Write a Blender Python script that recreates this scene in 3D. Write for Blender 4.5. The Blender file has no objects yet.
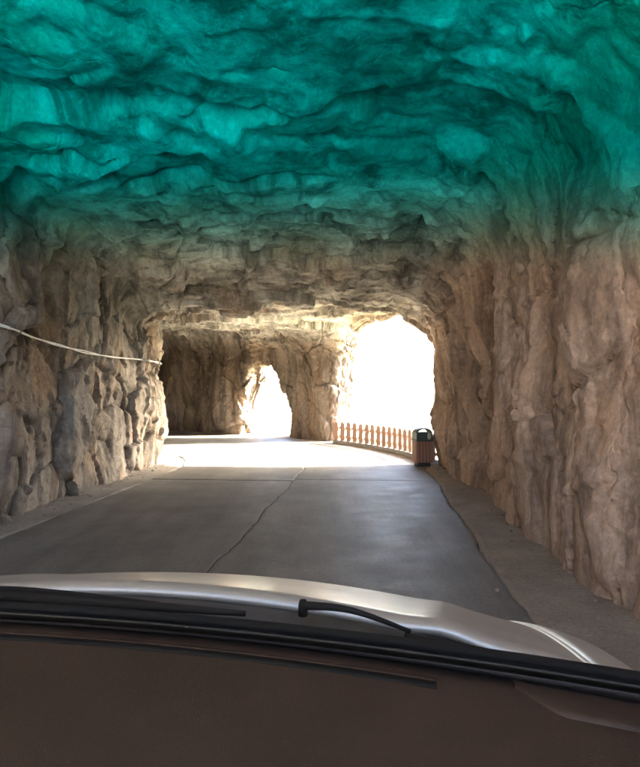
import bpy, bmesh, math, random
import numpy as np
from mathutils import Vector, Matrix
from mathutils.bvhtree import BVHTree

R = math.radians
random.seed(7)
rng = np.random.default_rng(11)
scene = bpy.context.scene

# ------------------------------------------------------------------ camera, sky, sun, exposure
CAM_H = 1.5
F_PX, HOR_Y, CX = 620.0, 392.0, 320.0        # focal length, horizon row and centre column in photo pixels
cam_d = bpy.data.cameras.new('camera')
cam = bpy.data.objects.new('camera', cam_d)
scene.collection.objects.link(cam)
cam.location = (0, 0, CAM_H)
cam.rotation_euler = (R(90) + math.atan((HOR_Y - 383.5) / F_PX), 0, 0)
cam_d.sensor_fit = 'HORIZONTAL'
cam_d.sensor_width = 36.0
cam_d.lens = 36.0 * F_PX / 640.0
cam_d.clip_start = 0.02
cam_d.clip_end = 6000
scene.camera = cam

SUN_EL = R(27)
SUN_AZ_VEC = Vector((0.975, 0.22, 0)).normalized()     # horizontal direction towards the sun
world = bpy.data.worlds.new('World')
scene.world = world
world.use_nodes = True
wn = world.node_tree.nodes
wn.clear()
sky = wn.new('ShaderNodeTexSky')
sky.sky_type = 'NISHITA'
sky.sun_disc = False
sky.sun_elevation = SUN_EL
sky.sun_rotation = math.atan2(SUN_AZ_VEC.x, SUN_AZ_VEC.y)
sky.air_density = 0.65
sky.ozone_density = 0.3
sky.dust_density = 9.0
sky.altitude = 900
bg = wn.new('ShaderNodeBackground')
bg.inputs['Strength'].default_value = 0.15
wo = wn.new('ShaderNodeOutputWorld')
world.node_tree.links.new(sky.outputs[0], bg.inputs[0])
world.node_tree.links.new(bg.outputs[0], wo.inputs[0])

sun_d = bpy.data.lights.new('sun', 'SUN')
sun_d.energy = 4.5
sun_d.angle = R(0.6)
sun_d.color = (1.0, 0.95, 0.87)
sun = bpy.data.objects.new('sun', sun_d)
scene.collection.objects.link(sun)
to_sun = SUN_AZ_VEC * math.cos(SUN_EL) + Vector((0, 0, math.sin(SUN_EL)))
sun.rotation_euler = to_sun.to_track_quat('Z', 'Y').to_euler()
sun.location = (20, 12, 20)

vs = scene.view_settings
vs.view_transform = 'Standard'
vs.look = 'None'
vs.exposure = 4.75
vs.gamma = 1.0
vs.use_curve_mapping = False
scene.cycles.use_denoising = True
scene.cycles.use_adaptive_sampling = True
scene.cycles.adaptive_threshold = 0.025
scene.cycles.max_bounces = 9
scene.cycles.diffuse_bounces = 5
scene.cycles.glossy_bounces = 3
scene.cycles.transparent_max_bounces = 12
scene.cycles.sample_clamp_indirect = 6.0
scene.cycles.caustics_reflective = False
scene.cycles.caustics_refractive = False

# ------------------------------------------------------------------ object helpers
def link(o):
    scene.collection.objects.link(o)
    return o

def tag(o, label=None, cat=None, group=None, kind=None):
    if label: o['label'] = label
    if cat: o['category'] = cat
    if group: o['group'] = group
    if kind: o['kind'] = kind
    return o

def mesh_obj(name, verts, faces, m, parent=None, smooth=False):
    me = bpy.data.meshes.new(name)
    me.from_pydata([tuple(v) for v in verts], [], [tuple(f) for f in faces])
    me.update()
    if m: me.materials.append(m)
    if smooth:
        me.polygons.foreach_set('use_smooth', [True] * len(me.polygons))
    o = link(bpy.data.objects.new(name, me))
    if parent: o.parent = parent
    return o

def bm_obj(name, bm, m, parent=None, smooth=False):
    me = bpy.data.meshes.new(name)
    bmesh.ops.recalc_face_normals(bm, faces=bm.faces)
    bm.to_mesh(me)
    bm.free()
    me.materials.append(m)
    if smooth:
        me.polygons.foreach_set('use_smooth', [True] * len(me.polygons))
    o = link(bpy.data.objects.new(name, me))
    if parent: o.parent = parent
    return o

def empty(name, loc, rz=0.0):
    o = link(bpy.data.objects.new(name, None))
    o.empty_display_size = 0.2
    o.location = loc
    o.rotation_euler = (0, 0, rz)
    return o

def box_bm(sx, sy, sz, cz=None, bevel=0.0, seg=2, center=(0, 0, 0)):
    bm = bmesh.new()
    bmesh.ops.create_cube(bm, size=1)
    for v in bm.verts:
        v.co = Vector((v.co.x * sx + center[0], v.co.y * sy + center[1], v.co.z * sz + center[2]))
    if bevel:
        bmesh.ops.bevel(bm, geom=bm.edges[:], offset=bevel, segments=seg, affect='EDGES', profile=0.5)
    return bm

def tube_data(pts, radii, n=8, closed_caps=True):
    pts = [Vector(p) for p in pts]
    if not hasattr(radii, '__len__'): radii = [radii] * len(pts)
    verts, faces = [], []
    up = Vector((0, 0, 1))
    for i, p in enumerate(pts):
        a = pts[max(0, i - 1)]; b = pts[min(len(pts) - 1, i + 1)]
        t = (b - a).normalized()
        s = t.cross(up)
        if s.length < 1e-4: s = t.cross(Vector((1, 0, 0)))
        s.normalize(); u = s.cross(t).normalized()
        for k in range(n):
            an = 2 * math.pi * k / n
            verts.append(p + (s * math.cos(an) + u * math.sin(an)) * radii[i])
    for i in range(len(pts) - 1):
        for k in range(n):
            k2 = (k + 1) % n
            faces.append((i * n + k, i * n + k2, (i + 1) * n + k2, (i + 1) * n + k))
    if closed_caps:
        faces.append(tuple(range(n - 1, -1, -1)))
        faces.append(tuple((len(pts) - 1) * n + k for k in range(n)))
    return verts, faces

def grid_data(P):
    """P[i][j] points -> verts, quads"""
    ni, nj = len(P), len(P[0])
    verts = [p for row in P for p in row]
    faces = [(i * nj + j, i * nj + j + 1, (i + 1) * nj + j + 1, (i + 1) * nj + j)
             for i in range(ni - 1) for j in range(nj - 1)]
    return verts, faces

def slab_data(P, th):
    """closed slab: grid P on top, same grid pushed by vector th below"""
    v, f = grid_data(P)
    ni, nj = len(P), len(P[0])
    n = len(v)
    v2 = v + [Vector(p) + Vector(th) for p in v]
    f2 = f + [tuple(reversed([a + n for a in q])) for q in f]
    ring = [(0, j) for j in range(nj)] + [(i, nj - 1) for i in range(1, ni)] + \
           [(ni - 1, j) for j in range(nj - 2, -1, -1)] + [(i, 0) for i in range(ni - 2, 0, -1)]
    idx = [i * nj + j for i, j in ring]
    for a, b in zip(idx, idx[1:] + idx[:1]):
        f2.append((b, a, a + n, b + n))
    return v2, f2

# ------------------------------------------------------------------ material helpers
class MatB:
    def __init__(self, name):
        self.m = bpy.data.materials.new(name)
        self.m.use_nodes = True
        self.t = self.m.node_tree
        self.n = self.t.nodes
        self.bsdf = self.n['Principled BSDF']
        self.out = self.n['Material Output']
        self.tc = self.n.new('ShaderNodeTexCoord')
    def L(self, a, b): self.t.links.new(a, b)
    def mapping(self, scale=(1, 1, 1), loc=(0, 0, 0), rot=(0, 0, 0), src='Object'):
        mp = self.n.new('ShaderNodeMapping')
        mp.inputs['Scale'].default_value = scale
        mp.inputs['Location'].default_value = loc
        mp.inputs['Rotation'].default_value = rot
        self.L(self.tc.outputs[src], mp.inputs['Vector'])
        return mp.outputs[0]
    def noise(self, scale, detail=6, rough=0.6, vec=None, dist=0.0):
        nz = self.n.new('ShaderNodeTexNoise')
        nz.inputs['Scale'].default_value = scale
        nz.inputs['Detail'].default_value = detail
        nz.inputs['Roughness'].default_value = rough
        nz.inputs['Distortion'].default_value = dist
        self.L(vec if vec is not None else self.tc.outputs['Object'], nz.inputs['Vector'])
        return nz.outputs['Fac']
    def ramp(self, fac, stops, interp='LINEAR'):
        r = self.n.new('ShaderNodeValToRGB')
        r.color_ramp.interpolation = interp
        e = r.color_ramp.elements
        while len(e) < len(stops): e.new(0.5)
        for el, (p, c) in zip(e, stops):
            el.position = p
            el.color = (c, c, c, 1) if not hasattr(c, '__len__') else (*c, 1)
        self.L(fac, r.inputs[0])
        return r.outputs[0]
    def mix(self, fac, a, b, mode='MIX'):
        mx = self.n.new('ShaderNodeMix')
        mx.data_type = 'RGBA'
        mx.blend_type = mode
        for sock, val in ((mx.inputs[0], fac), (mx.inputs[6], a), (mx.inputs[7], b)):
            if hasattr(val, 'is_output'): self.L(val, sock)
            elif hasattr(val, '__len__'): sock.default_value = (*val, 1)
            else: sock.default_value = val
        return mx.outputs[2]
    def math(self, op, a, b=0.0):
        mm = self.n.new('ShaderNodeMath')
        mm.operation = op
        for sock, val in ((mm.inputs[0], a), (mm.inputs[1], b)):
            if hasattr(val, 'is_output'): self.L(val, sock)
            else: sock.default_value = val
        return mm.outputs[0]
    def bump(self, h, strength=0.5, dist=0.02, normal=None):
        b = self.n.new('ShaderNodeBump')
        b.inputs['Strength'].default_value = strength
        b.inputs['Distance'].default_value = dist
        self.L(h, b.inputs['Height'])
        if normal is not None: self.L(normal, b.inputs['Normal'])
        return b.outputs[0]
    def set(self, **kw):
        for k, v in kw.items():
            s = self.bsdf.inputs[k.replace('_', ' ')]
            if hasattr(v, 'is_output'): self.L(v, s)
            elif hasattr(v, '__len__') and len(v) == 3: s.default_value = (*v, 1)
            else: s.default_value = v
        return self.m

def simple_mat(name, col, rough=0.6, var=0.25, vscale=8.0, bump=0.15, bscale=60.0, metal=0.0, spec=0.5):
    b = MatB(name)
    n = b.noise(vscale, 5)
    k = b.ramp(n, [(0.3, 1 - var), (0.7, 1 + var * 0.6)])
    c = b.mix(1.0, col, k, 'MULTIPLY')
    nb = b.noise(bscale, 3)
    return b.set(Base_Color=c, Roughness=rough, Metallic=metal, Normal=b.bump(nb, bump, 0.004),
                 Specular_IOR_Level=spec)

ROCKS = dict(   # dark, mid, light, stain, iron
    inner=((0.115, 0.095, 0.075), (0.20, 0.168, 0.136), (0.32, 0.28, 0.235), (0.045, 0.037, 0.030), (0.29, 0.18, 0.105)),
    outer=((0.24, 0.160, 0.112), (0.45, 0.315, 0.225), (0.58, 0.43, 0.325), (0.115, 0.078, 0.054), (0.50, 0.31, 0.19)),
    roof=((0.10, 0.088, 0.076), (0.46, 0.42, 0.365), (0.76, 0.71, 0.64), (0.09, 0.077, 0.064), (0.50, 0.37, 0.26)))  # roof tones spread wide to stand in for lit and shaded rock
def rock_mat(name):
    b = MatB(name)
    at = b.n.new('ShaderNodeAttribute'); at.attribute_name = 'rock_kind'
    sp = b.n.new('ShaderNodeSeparateColor'); b.L(at.outputs['Color'], sp.inputs[0])
    wo_, wc_ = sp.outputs[0], sp.outputs[1]
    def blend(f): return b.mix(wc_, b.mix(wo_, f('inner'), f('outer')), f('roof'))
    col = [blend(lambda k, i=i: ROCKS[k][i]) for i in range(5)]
    n1 = b.noise(0.55, 5, 0.62, dist=0.4)
    base = b.mix(b.ramp(n1, [(0.30, 0.0), (0.48, 1.0)]), col[0], col[1])
    base = b.mix(b.ramp(n1, [(0.48, 0.0), (0.66, 1.0)]), base, col[2])
    n2 = b.noise(0.8, 3, 0.6, vec=b.mapping((1, 1, 0.8), (7.1, 3.3, 1.7)))
    base = b.mix(b.ramp(n2, [(0.52, 0.0), (0.70, 0.65)]), base, col[4])
    # vertical run-off stains, widened to stand in for shade between the folds
    n3 = b.noise(1.0, 5, 0.66, vec=b.mapping((2.1, 2.1, 0.33), (3.0, 9.0, 0.0)), dist=0.6)
    base = b.mix(b.ramp(n3, [(0.44, 0.0), (0.62, 0.78)]), base, col[3])
    # pale chiselled spots
    n4 = b.noise(3.4, 4, 0.68, vec=b.mapping((1, 1, 1), (1.0, 5.0, 2.0)))
    base = b.mix(b.ramp(n4, [(0.56, 0.0), (0.72, 0.5)]), base, col[2])
    n5 = b.noise(17.0, 3, 0.7)
    base = b.mix(1.0, base, b.ramp(n5, [(0.25, 0.72), (0.75, 1.22)]), 'MULTIPLY')
    h1 = b.noise(5.0, 7, 0.68, dist=0.3)
    h2 = b.noise(34.0, 4, 0.65)
    hh = b.math('ADD', h1, b.math('MULTIPLY', h2, 0.22))
    # hairline fractures
    wv = b.n.new('ShaderNodeVectorMath'); wv.operation = 'ADD'
    nw = b.n.new('ShaderNodeTexNoise'); nw.inputs['Scale'].default_value = 1.3; nw.inputs['Detail'].default_value = 5
    b.L(b.tc.outputs['Object'], nw.inputs['Vector'])
    b.L(b.mapping((1.0, 1.0, 0.55)), wv.inputs[0]); b.L(nw.outputs['Color'], wv.inputs[1])
    vo = b.n.new('ShaderNodeTexVoronoi'); vo.feature = 'DISTANCE_TO_EDGE'; vo.inputs['Scale'].default_value = 1.3
    b.L(wv.outputs[0], vo.inputs['Vector'])
    cr = b.ramp(vo.outputs['Distance'], [(0.0, 0.0), (0.035, 1.0)])
    mk = b.ramp(n2, [(0.46, 0.0), (0.60, 0.30)])
    hh = b.math('ADD', hh, b.math('MULTIPLY', cr, mk))
    nb = b.bump(hh, 0.6, 0.06)
    return b.set(Base_Color=base, Roughness=0.88, Normal=nb, Specular_IOR_Level=0.25)

# ------------------------------------------------------------------ numpy noise
PERM = rng.permutation(4096)
GRAD = rng.normal(size=(4096, 3)).astype(np.float32)
GRAD /= np.linalg.norm(GRAD, axis=1, keepdims=True)
RNDV = rng.random((4096, 3)).astype(np.float32)
RNDN = rng.normal(size=(4096, 3)).astype(np.float32)
RNDN /= np.linalg.norm(RNDN, axis=1, keepdims=True)

def hsh(ix, iy, iz):
    return PERM[(PERM[(PERM[ix & 4095] + iy) & 4095] + iz) & 4095]

def perlin(p):
    p = p.astype(np.float32)
    i = np.floor(p).astype(np.int64)
    f = p - i
    u = f * f * f * (f * (f * 6 - 15) + 10)
    out = 0
    for dx in (0, 1):
        wx = u[:, 0] if dx else 1 - u[:, 0]
        for dy in (0, 1):
            wy = u[:, 1] if dy else 1 - u[:, 1]
            for dz in (0, 1):
                wz = u[:, 2] if dz else 1 - u[:, 2]
                g = GRAD[hsh(i[:, 0] + dx, i[:, 1] + dy, i[:, 2] + dz)]
                d = g[:, 0] * (f[:, 0] - dx) + g[:, 1] * (f[:, 1] - dy) + g[:, 2] * (f[:, 2] - dz)
                out = out + wx * wy * wz * d
    return out * 1.5

def fbm(p, oct=4, gain=0.5, lac=2.03):
    a, s, o = 1.0, 1.0, 0
    for k in range(oct):
        o = o + a * perlin(p * s + 13.7 * k)
        a *= gain; s *= lac
    return o

def facet(p, tilt=0.35):
    """cut-rock facets: every cell of a jittered lattice is a small tilted plane with its own offset"""
    p = p.astype(np.float32)
    i = np.floor(p).astype(np.int64)
    best = np.full(len(p), 9e9, np.float32)
    sec = np.full(len(p), 9e9, np.float32)
    val = np.zeros(len(p), np.float32)
    for dx in (-1, 0, 1):
        for dy in (-1, 0, 1):
            for dz in (-1, 0, 1):
                h = hsh(i[:, 0] + dx, i[:, 1] + dy, i[:, 2] + dz)
                q = p - (i + np.array([dx, dy, dz]) + RNDV[h] * 0.9)
                d = (q * q).sum(1)
                v = (q * RNDN[h]).sum(1) * tilt * 2 + (RNDV[(h * 7 + 3) & 4095, 0] - 0.5)
                m = d < best
                sec = np.where(m, best, np.minimum(sec, d))
                val = np.where(m, v, val)
                best = np.where(m, d, best)
    return val, np.sqrt(sec) - np.sqrt(best)

# ------------------------------------------------------------------ the tunnel's course
TH0 = R(5.2)
S0 = 11.55
P0 = np.array([-0.375, 11.5])
DIR0 = np.array([math.sin(TH0), math.cos(TH0)])
RAD, TURN = 8.0, R(57.2)
CEN = P0 + RAD * np.array([-DIR0[1], DIR0[0]])
S1 = S0 + RAD * TURN
S_END = S1 + 9.0

def path(s):
    """s -> point, unit tangent"""
    if s <= S0:
        return P0 + (s - S0) * DIR0, DIR0
    a = min((s - S0) / RAD, TURN) - TH0           # heading, left of +Y
    t = np.array([-math.sin(a), math.cos(a)])
    p = CEN + RAD * np.array([math.cos(a), math.sin(a)])
    if s > S1: p = p + (s - S1) * t
    return p, t

def st(s, t, z=0.0):
    p, d = path(s)
    return Vector((p[0] + d[1] * t, p[1] - d[0] * t, z))

SS = np.arange(-16, S_END + 0.001, 0.06)
PP = np.array([path(s)[0] for s in SS]); TT = np.array([path(s)[1] for s in SS])

def to_st(x, y):
    x = np.asarray(x, np.float32).ravel(); y = np.asarray(y, np.float32).ravel()
    so = np.empty(len(x), np.float32); to = np.empty(len(x), np.float32)
    for a in range(0, len(x), 20000):
        b = slice(a, a + 20000)
        d = (x[b, None] - PP[None, :, 0]) ** 2 + (y[b, None] - PP[None, :, 1]) ** 2
        k = d.argmin(1)
        dx = x[b] - PP[k, 0]; dy = y[b] - PP[k, 1]
        so[b] = SS[k] + dx * TT[k, 0] + dy * TT[k, 1]
        to[b] = dx * TT[k, 1] - dy * TT[k, 0]
    return so, to

def hw_r(s): return np.interp(s, [-16, 3, 7, 11.5, 14, 40], [3.05, 3.05, 2.95, 2.80, 2.85, 2.85])
def hw_l(s): return np.interp(s, [-16, 9, 12, 16, 40], [2.95, 2.95, 3.08, 3.0, 2.8])
def ceil_h(s): return np.interp(s, [0.0, 3.2, 6.4, 9.0, 10.6, 11.3, 13, 15.5, 19, 24, 40],
                                [5.05, 4.5, 4.12, 3.95, 3.6, 3.3, 3.28, 3.42, 3.6, 3.75, 3.8])  # roof flared up towards the mouth to catch more daylight
THICK = 0.85
Y_PORTAL = -0.7                                # unseen tunnel mouth, put close behind the car to let daylight in
WINDOWS = [  # s centre, half width, height, exponent of the near and of the far shoulder
    (15.08, 2.32, 3.55, 2.7, 5.5),
    (20.05, 0.92, 2.5, 2.2, 2.0),
]

# ------------------------------------------------------------------ rock: signed distance field -> surface nets -> displaced mesh
H = 0.06
X0, Y0, Z0 = -13.0, -13.5, -0.36
NX, NY, NZ = int(18.0 / H), int(41.5 / H), int(6.3 / H)
gx = (X0 + H * np.arange(NX)).astype(np.float32)
gy = (Y0 + H * np.arange(NY)).astype(np.float32)
gz = (Z0 + H * np.arange(NZ)).astype(np.float32)
XX, YY = np.meshgrid(gx, gy, indexing='ij')
Sg, Tg = to_st(XX, YY)
Sg = Sg.reshape(NX, NY); Tg = Tg.reshape(NX, NY)

def smin(a, b, k):
    h = np.clip(0.5 + 0.5 * (b - a) / k, 0, 1)
    return b + (a - b) * h - k * h * (1 - h)

def field(S, T, Y, z):
    """S,T,Y 2-D arrays, z 1-D -> 3-D signed distance, negative in open air"""
    S3, T3 = S[..., None], T[..., None]
    right = T3 > 0
    hw = np.where(T3 > 0, hw_r(S3), hw_l(S3)).astype(np.float32)
    rad = np.where(T3 > 0, 1.15, 0.55).astype(np.float32)
    Hc = ceil_h(S3).astype(np.float32)
    qx = np.abs(T3) - (hw - rad)
    qz = z[None, None, :] - (Hc - rad)
    d = np.sqrt(np.maximum(qx, 0) ** 2 + np.maximum(qz, 0) ** 2) + np.minimum(np.maximum(qx, qz), 0) - rad
    d = np.maximum(d, S3 - (S_END - 1.0))
    for sc_, a, b, e0, e1 in WINDOWS:
        e = np.where(S3 < sc_, e0, e1).astype(np.float32)
        r = (np.abs((S3 - sc_) / a) ** e + np.abs(np.maximum(z[None, None, :], 0) / b) ** e) ** (1.0 / e)
        w = (r - 1) * min(a, b) * 0.8
        w = np.maximum(w, 1.2 - T3)
        d = smin(d, w, 0.22)
    d = smin(d, (hw_r(S3) + THICK - T3).astype(np.float32), 0.12)
    d = smin(d, np.maximum((Y - Y_PORTAL)[..., None], -(T3 + 3.3)), 0.2)
    return d.astype(np.float32)

F = np.empty((NX, NY, NZ), np.float32)
for a in range(0, NX, 50):
    F[a:a + 50] = field(Sg[a:a + 50], Tg[a:a + 50], YY[a:a + 50], gz)

def surface_nets(F):
    ins = F < 0
    cnt = np.zeros((NX - 1, NY - 1, NZ - 1), np.int8)
    offs = [(i, j, k) for i in (0, 1) for j in (0, 1) for k in (0, 1)]
    for i, j, k in offs:
        cnt += ins[i:NX - 1 + i, j:NY - 1 + j, k:NZ - 1 + k]
    act = np.argwhere((cnt > 0) & (cnt < 8))
    vid = np.full(cnt.shape, -1, np.int32)
    vid[act[:, 0], act[:, 1], act[:, 2]] = np.arange(len(act))
    vals = {o: F[act[:, 0] + o[0], act[:, 1] + o[1], act[:, 2] + o[2]] for o in offs}
    acc = np.zeros((len(act), 3), np.float32); n = np.zeros(len(act), np.float32)
    for o in offs:
        for ax in range(3):
            if o[ax]: continue
            o2 = list(o); o2[ax] = 1; o2 = tuple(o2)
            a, b = vals[o], vals[o2]
            m = (a < 0) != (b < 0)
            t = np.where(m, a / np.where(m, a - b, 1), 0)
            p = np.tile(np.array(o, np.float32), (len(act), 1)); p[:, ax] += t
            acc += p * m[:, None]; n += m
    V = (act + acc / n[:, None]) * H + np.array([X0, Y0, Z0], np.float32)
    faces = []
    for ax in range(3):
        b, c = (ax + 1) % 3, (ax + 2) % 3
        sl = [slice(0, s) for s in ins.shape]; sh = list(sl)
        sl[ax] = slice(0, ins.shape[ax] - 1); sh[ax] = slice(1, ins.shape[ax])
        ch = ins[tuple(sl)] != ins[tuple(sh)]
        idx = np.argwhere(ch)
        lim = np.array(vid.shape)
        ok = (idx[:, b] >= 1) & (idx[:, c] >= 1) & (idx[:, b] < lim[b]) & (idx[:, c] < lim[c]) & (idx[:, ax] < lim[ax])
        idx = idx[ok]
        def g(db, dc):
            q = idx.copy(); q[:, b] += db; q[:, c] += dc
            return vid[q[:, 0], q[:, 1], q[:, 2]]
        q = np.stack([g(-1, -1), g(0, -1), g(0, 0), g(-1, 0)], 1)
        first_in = ins[idx[:, 0], idx[:, 1], idx[:, 2]]
        q[first_in] = q[first_in][:, ::-1]
        faces.append(q)
    return V, np.concatenate(faces)

V, Q = surface_nets(F)
del F

def vnormals(V, Q):
    n = np.cross(V[Q[:, 2]] - V[Q[:, 0]], V[Q[:, 3]] - V[Q[:, 1]])
    N = np.zeros_like(V)
    for k in range(4):
        for c in range(3):
            N[:, c] += np.bincount(Q[:, k], n[:, c], len(V))
    return N / np.maximum(np.linalg.norm(N, axis=1, keepdims=True), 1e-9)

# refine the part the camera looks at: every quad becomes four
fc = V[Q].mean(1)
fs, ft = to_st(fc[:, 0], fc[:, 1])
fine = (fc[:, 1] > 0.5) & (fs < 23.5) & (ft < 3.6)
Qf, Qc = Q[fine], Q[~fine]
e = np.concatenate([Qf[:, [k, (k + 1) % 4]] for k in range(4)])
e.sort(axis=1)
key = e[:, 0].astype(np.int64) * (len(V) + 1) + e[:, 1]
uk, inv = np.unique(key, return_inverse=True)
ea, eb = (uk // (len(V) + 1)).astype(int), (uk % (len(V) + 1)).astype(int)
ec = np.concatenate([Qc[:, [k, (k + 1) % 4]] for k in range(4)]); ec.sort(axis=1)
ck = np.unique(ec[:, 0].astype(np.int64) * (len(V) + 1) + ec[:, 1])
border = np.isin(uk, ck)
nV, nE, nF = len(V), len(uk), len(Qf)
V = np.concatenate([V, (V[ea] + V[eb]) / 2, V[Qf].mean(1)]).astype(np.float32)
mid = inv.reshape(4, nF).T + nV
cen = np.arange(nF) + nV + nE
sub = [np.stack([Qf[:, k], mid[:, k], cen, mid[:, (k + 3) % 4]], 1) for k in range(4)]
Q = np.concatenate([Qc] + sub)
N = vnormals(V, Q)
vs_, vt_ = to_st(V[:, 0], V[:, 1])

# displacement
hc_v = ceil_h(vs_); hw_v = np.where(vt_ > 0, hw_r(vs_), hw_l(vs_))
outer = np.clip(vt_ / 1.0, 0, 1)                                    # 1 on the outer (right) wall
ceilness = np.clip(-N[:, 2] * 1.6, 0, 1)
SP = np.stack([vs_, vt_, V[:, 2]], 1)                               # tunnel coordinates
D = 0.10 * fbm(V * 0.55, 3)
# tall rounded folds down the outer wall, upright slabby ribs on the inner wall
fold = perlin(np.stack([vs_ * 0.85 + 0.25 * V[:, 2], vt_ * 0.2 + 4, V[:, 2] * 0.16], 1))
fold2 = perlin(np.stack([vs_ * 1.9 - 0.3 * V[:, 2], vt_ * 0.3 + 9, V[:, 2] * 0.35], 1))
D += outer * (1 - ceilness) * (0.34 * fold + 0.14 * fold2)
rib = perlin(np.stack([vs_ * 1.5, vt_ * 0.4, V[:, 2] * 0.3], 1))
rib2 = 1 - np.abs(perlin(np.stack([vs_ * 2.6 + 5, vt_ * 0.6, V[:, 2] * 0.55], 1))) * 2
D += (1 - outer) * (1 - ceilness) * (0.13 * rib + 0.05 * rib2)
# facets left by the chisels
warp = 0.35 * np.stack([perlin(V * 0.9 + 5), perlin(V * 0.9 + 25), perlin(V * 0.9 + 45)], 1)
f1, c1 = facet((V + warp) * np.array([0.85, 0.85, 0.7]), 0.4)
f2, c2 = facet((V + warp * 0.6) * np.array([2.1, 2.1, 1.5]) + 31, 0.4)
f3, c3 = facet((V + warp * 0.3) * np.array([5.2, 5.2, 3.8]) + 77, 0.4)
soft = 1 - 0.45 * outer * (1 - ceilness)
D += 0.20 * f1 * (soft - 0.4 * ceilness) + (0.085 * f2 + 0.032 * f3) * (soft - 0.68 * ceilness)
D -= 0.05 * np.clip(1 - c1 / 0.05, 0, 1) + 0.03 * np.clip(1 - c2 / 0.08, 0, 1)
# bedding: flat plates broken off the roof
plates, pc = facet(SP * np.array([0.42, 0.55, 0.0]) + np.array([3.3, 8.1, 0.5]), 0.10)
step = np.round((plates) * 4) / 4
led1, _ = facet(SP * np.array([0.95, 0.30, 0.0]) + np.array([1.3, 2.1, 0.5]) + 0.25 * warp, 0.12)
led2, _ = facet(SP * np.array([2.3, 0.8, 0.0]) + np.array([7.3, 4.1, 0.5]) + 0.25 * warp, 0.15)
D += ceilness * (0.30 * step + 0.30 * np.round(led1 * 3) / 3 + 0.05 * np.round(led2 * 2) / 2)
z_l = V[:, 2] / 0.16 + 0.8 * perlin(V * 0.5 + 60)
led = (z_l - np.floor(z_l))
D += 0.05 * (led - 0.5) * np.clip(1.3 * perlin(V * 0.6 + 90) + 0.4, 0, 1) * np.clip((V[:, 2] - 2.0), 0, 1) * (1 - 0.6 * np.clip((10.0 - vs_) / 3, 0, 1))
def relax(D, n, w):
    for _ in range(n):
        acc = np.zeros(len(D)); cnt = np.zeros(len(D))
        for k in range(4):
            for m in (1, 3):
                acc += np.bincount(Q[:, k], D[Q[:, (k + m) % 4]], len(D)); cnt += np.bincount(Q[:, k], minlength=len(D))
        D = D + w * (acc / np.maximum(cnt, 1) - D)
    return D
D = relax(D, 3, 0.8 * ceilness * np.clip((9.3 - vs_) / 2.0, 0, 1))
# open joints across the roof
for s_c, t_a, t_b, dep, sd in ((7.25, -1.7, 1.0, 0.30, 3.0), (5.9, -0.5, 1.5, 0.24, 9.0), (6.5, -2.4, -1.3, 0.2, 15.0), (8.6, -1.2, 1.9, 0.2, 21.0)):
    cs = s_c + 0.45 * perlin(np.stack([vt_ * 0.9 + sd, vt_ * 0 + sd, vt_ * 0], 1)) + 0.12 * perlin(np.stack([vt_ * 3.5 + sd, vt_ * 0 + sd, vt_ * 0], 1))
    wd = 0.05 + 0.03 * perlin(np.stack([vt_ * 2.0, vt_ * 0 + sd * 2, vt_ * 0], 1))
    D -= dep * ceilness * np.exp(-((vs_ - cs) / np.maximum(wd, 0.025)) ** 2) * np.clip((vt_ - t_a) * 3, 0, 1) * np.clip((t_b - vt_) * 3, 0, 1)
    D += 0.10 * ceilness * np.clip(1 - (vs_ - cs) / 0.7, 0, 1) * (vs_ > cs) * np.clip((vt_ - t_a) * 3, 0, 1) * np.clip((t_b - vt_) * 3, 0, 1)
D = relax(D, 1, 0.2)
D += (0.022 - 0.006 * ceilness) * fbm(V * 6.0, 3, 0.55)
# keep the floor line of the walls near its drawn place and fatten the foot a little
D *= np.clip(0.55 + V[:, 2] * 0.5, 0.45, 1.0)
V = V + N * D[:, None]
Vm = V[nV:nV + nE]
Vm[border] = (V[ea[border]] + V[eb[border]]) / 2
V[nV:nV + nE] = Vm
N = vnormals(V, Q)

M_ROCK = rock_mat('tunnel_rock')
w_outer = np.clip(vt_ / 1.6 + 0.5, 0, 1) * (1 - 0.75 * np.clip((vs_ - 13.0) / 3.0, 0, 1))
w_roof = np.clip(0.5 + ((hw_v - np.abs(vt_)) - (hc_v - V[:, 2])) / 1.1, 0, 1) * (vt_ < hw_v + 0.1) * (V[:, 2] > 1.5)

fc = V[Q].mean(1)
s_f, t_f = to_st(fc[:, 0], fc[:, 1])
hwf = np.where(t_f > 0, hw_r(s_f), hw_l(s_f))
d_ceil = ceil_h(s_f) - fc[:, 2]
d_wall = np.maximum(hwf - np.abs(t_f), 0)
is_c = (d_ceil < d_wall * 0.9) & (t_f < hwf + 0.15)
part_id = np.where(is_c, 2, np.where(t_f > 0, 1, 0))
rock_objs = {}
for pid, nm, m in ((0, 'rock_wall_inner', M_ROCK), (1, 'rock_wall_outer', M_ROCK), (2, 'tunnel_ceiling', M_ROCK)):
    q = Q[part_id == pid]
    u, iv = np.unique(q, return_inverse=True)
    q = iv.reshape(-1, 4)
    me = bpy.data.meshes.new(nm)
    me.vertices.add(len(u)); me.vertices.foreach_set('co', V[u].astype(np.float32).ravel())
    me.loops.add(q.size); me.loops.foreach_set('vertex_index', q.astype(np.int32).ravel())
    me.polygons.add(len(q)); me.polygons.foreach_set('loop_start', np.arange(0, q.size, 4, dtype=np.int32))
    me.update(calc_edges=True)
    me.polygons.foreach_set('use_smooth', np.ones(len(q), bool))
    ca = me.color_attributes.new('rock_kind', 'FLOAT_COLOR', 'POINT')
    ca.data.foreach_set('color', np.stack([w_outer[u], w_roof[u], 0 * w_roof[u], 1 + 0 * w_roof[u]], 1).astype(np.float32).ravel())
    me.set_sharp_from_angle(angle=R(38))
    me.materials.append(m)
    o = link(bpy.data.objects.new(nm, me))
    o['kind'] = 'structure'
    rock_objs[pid] = o
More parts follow.
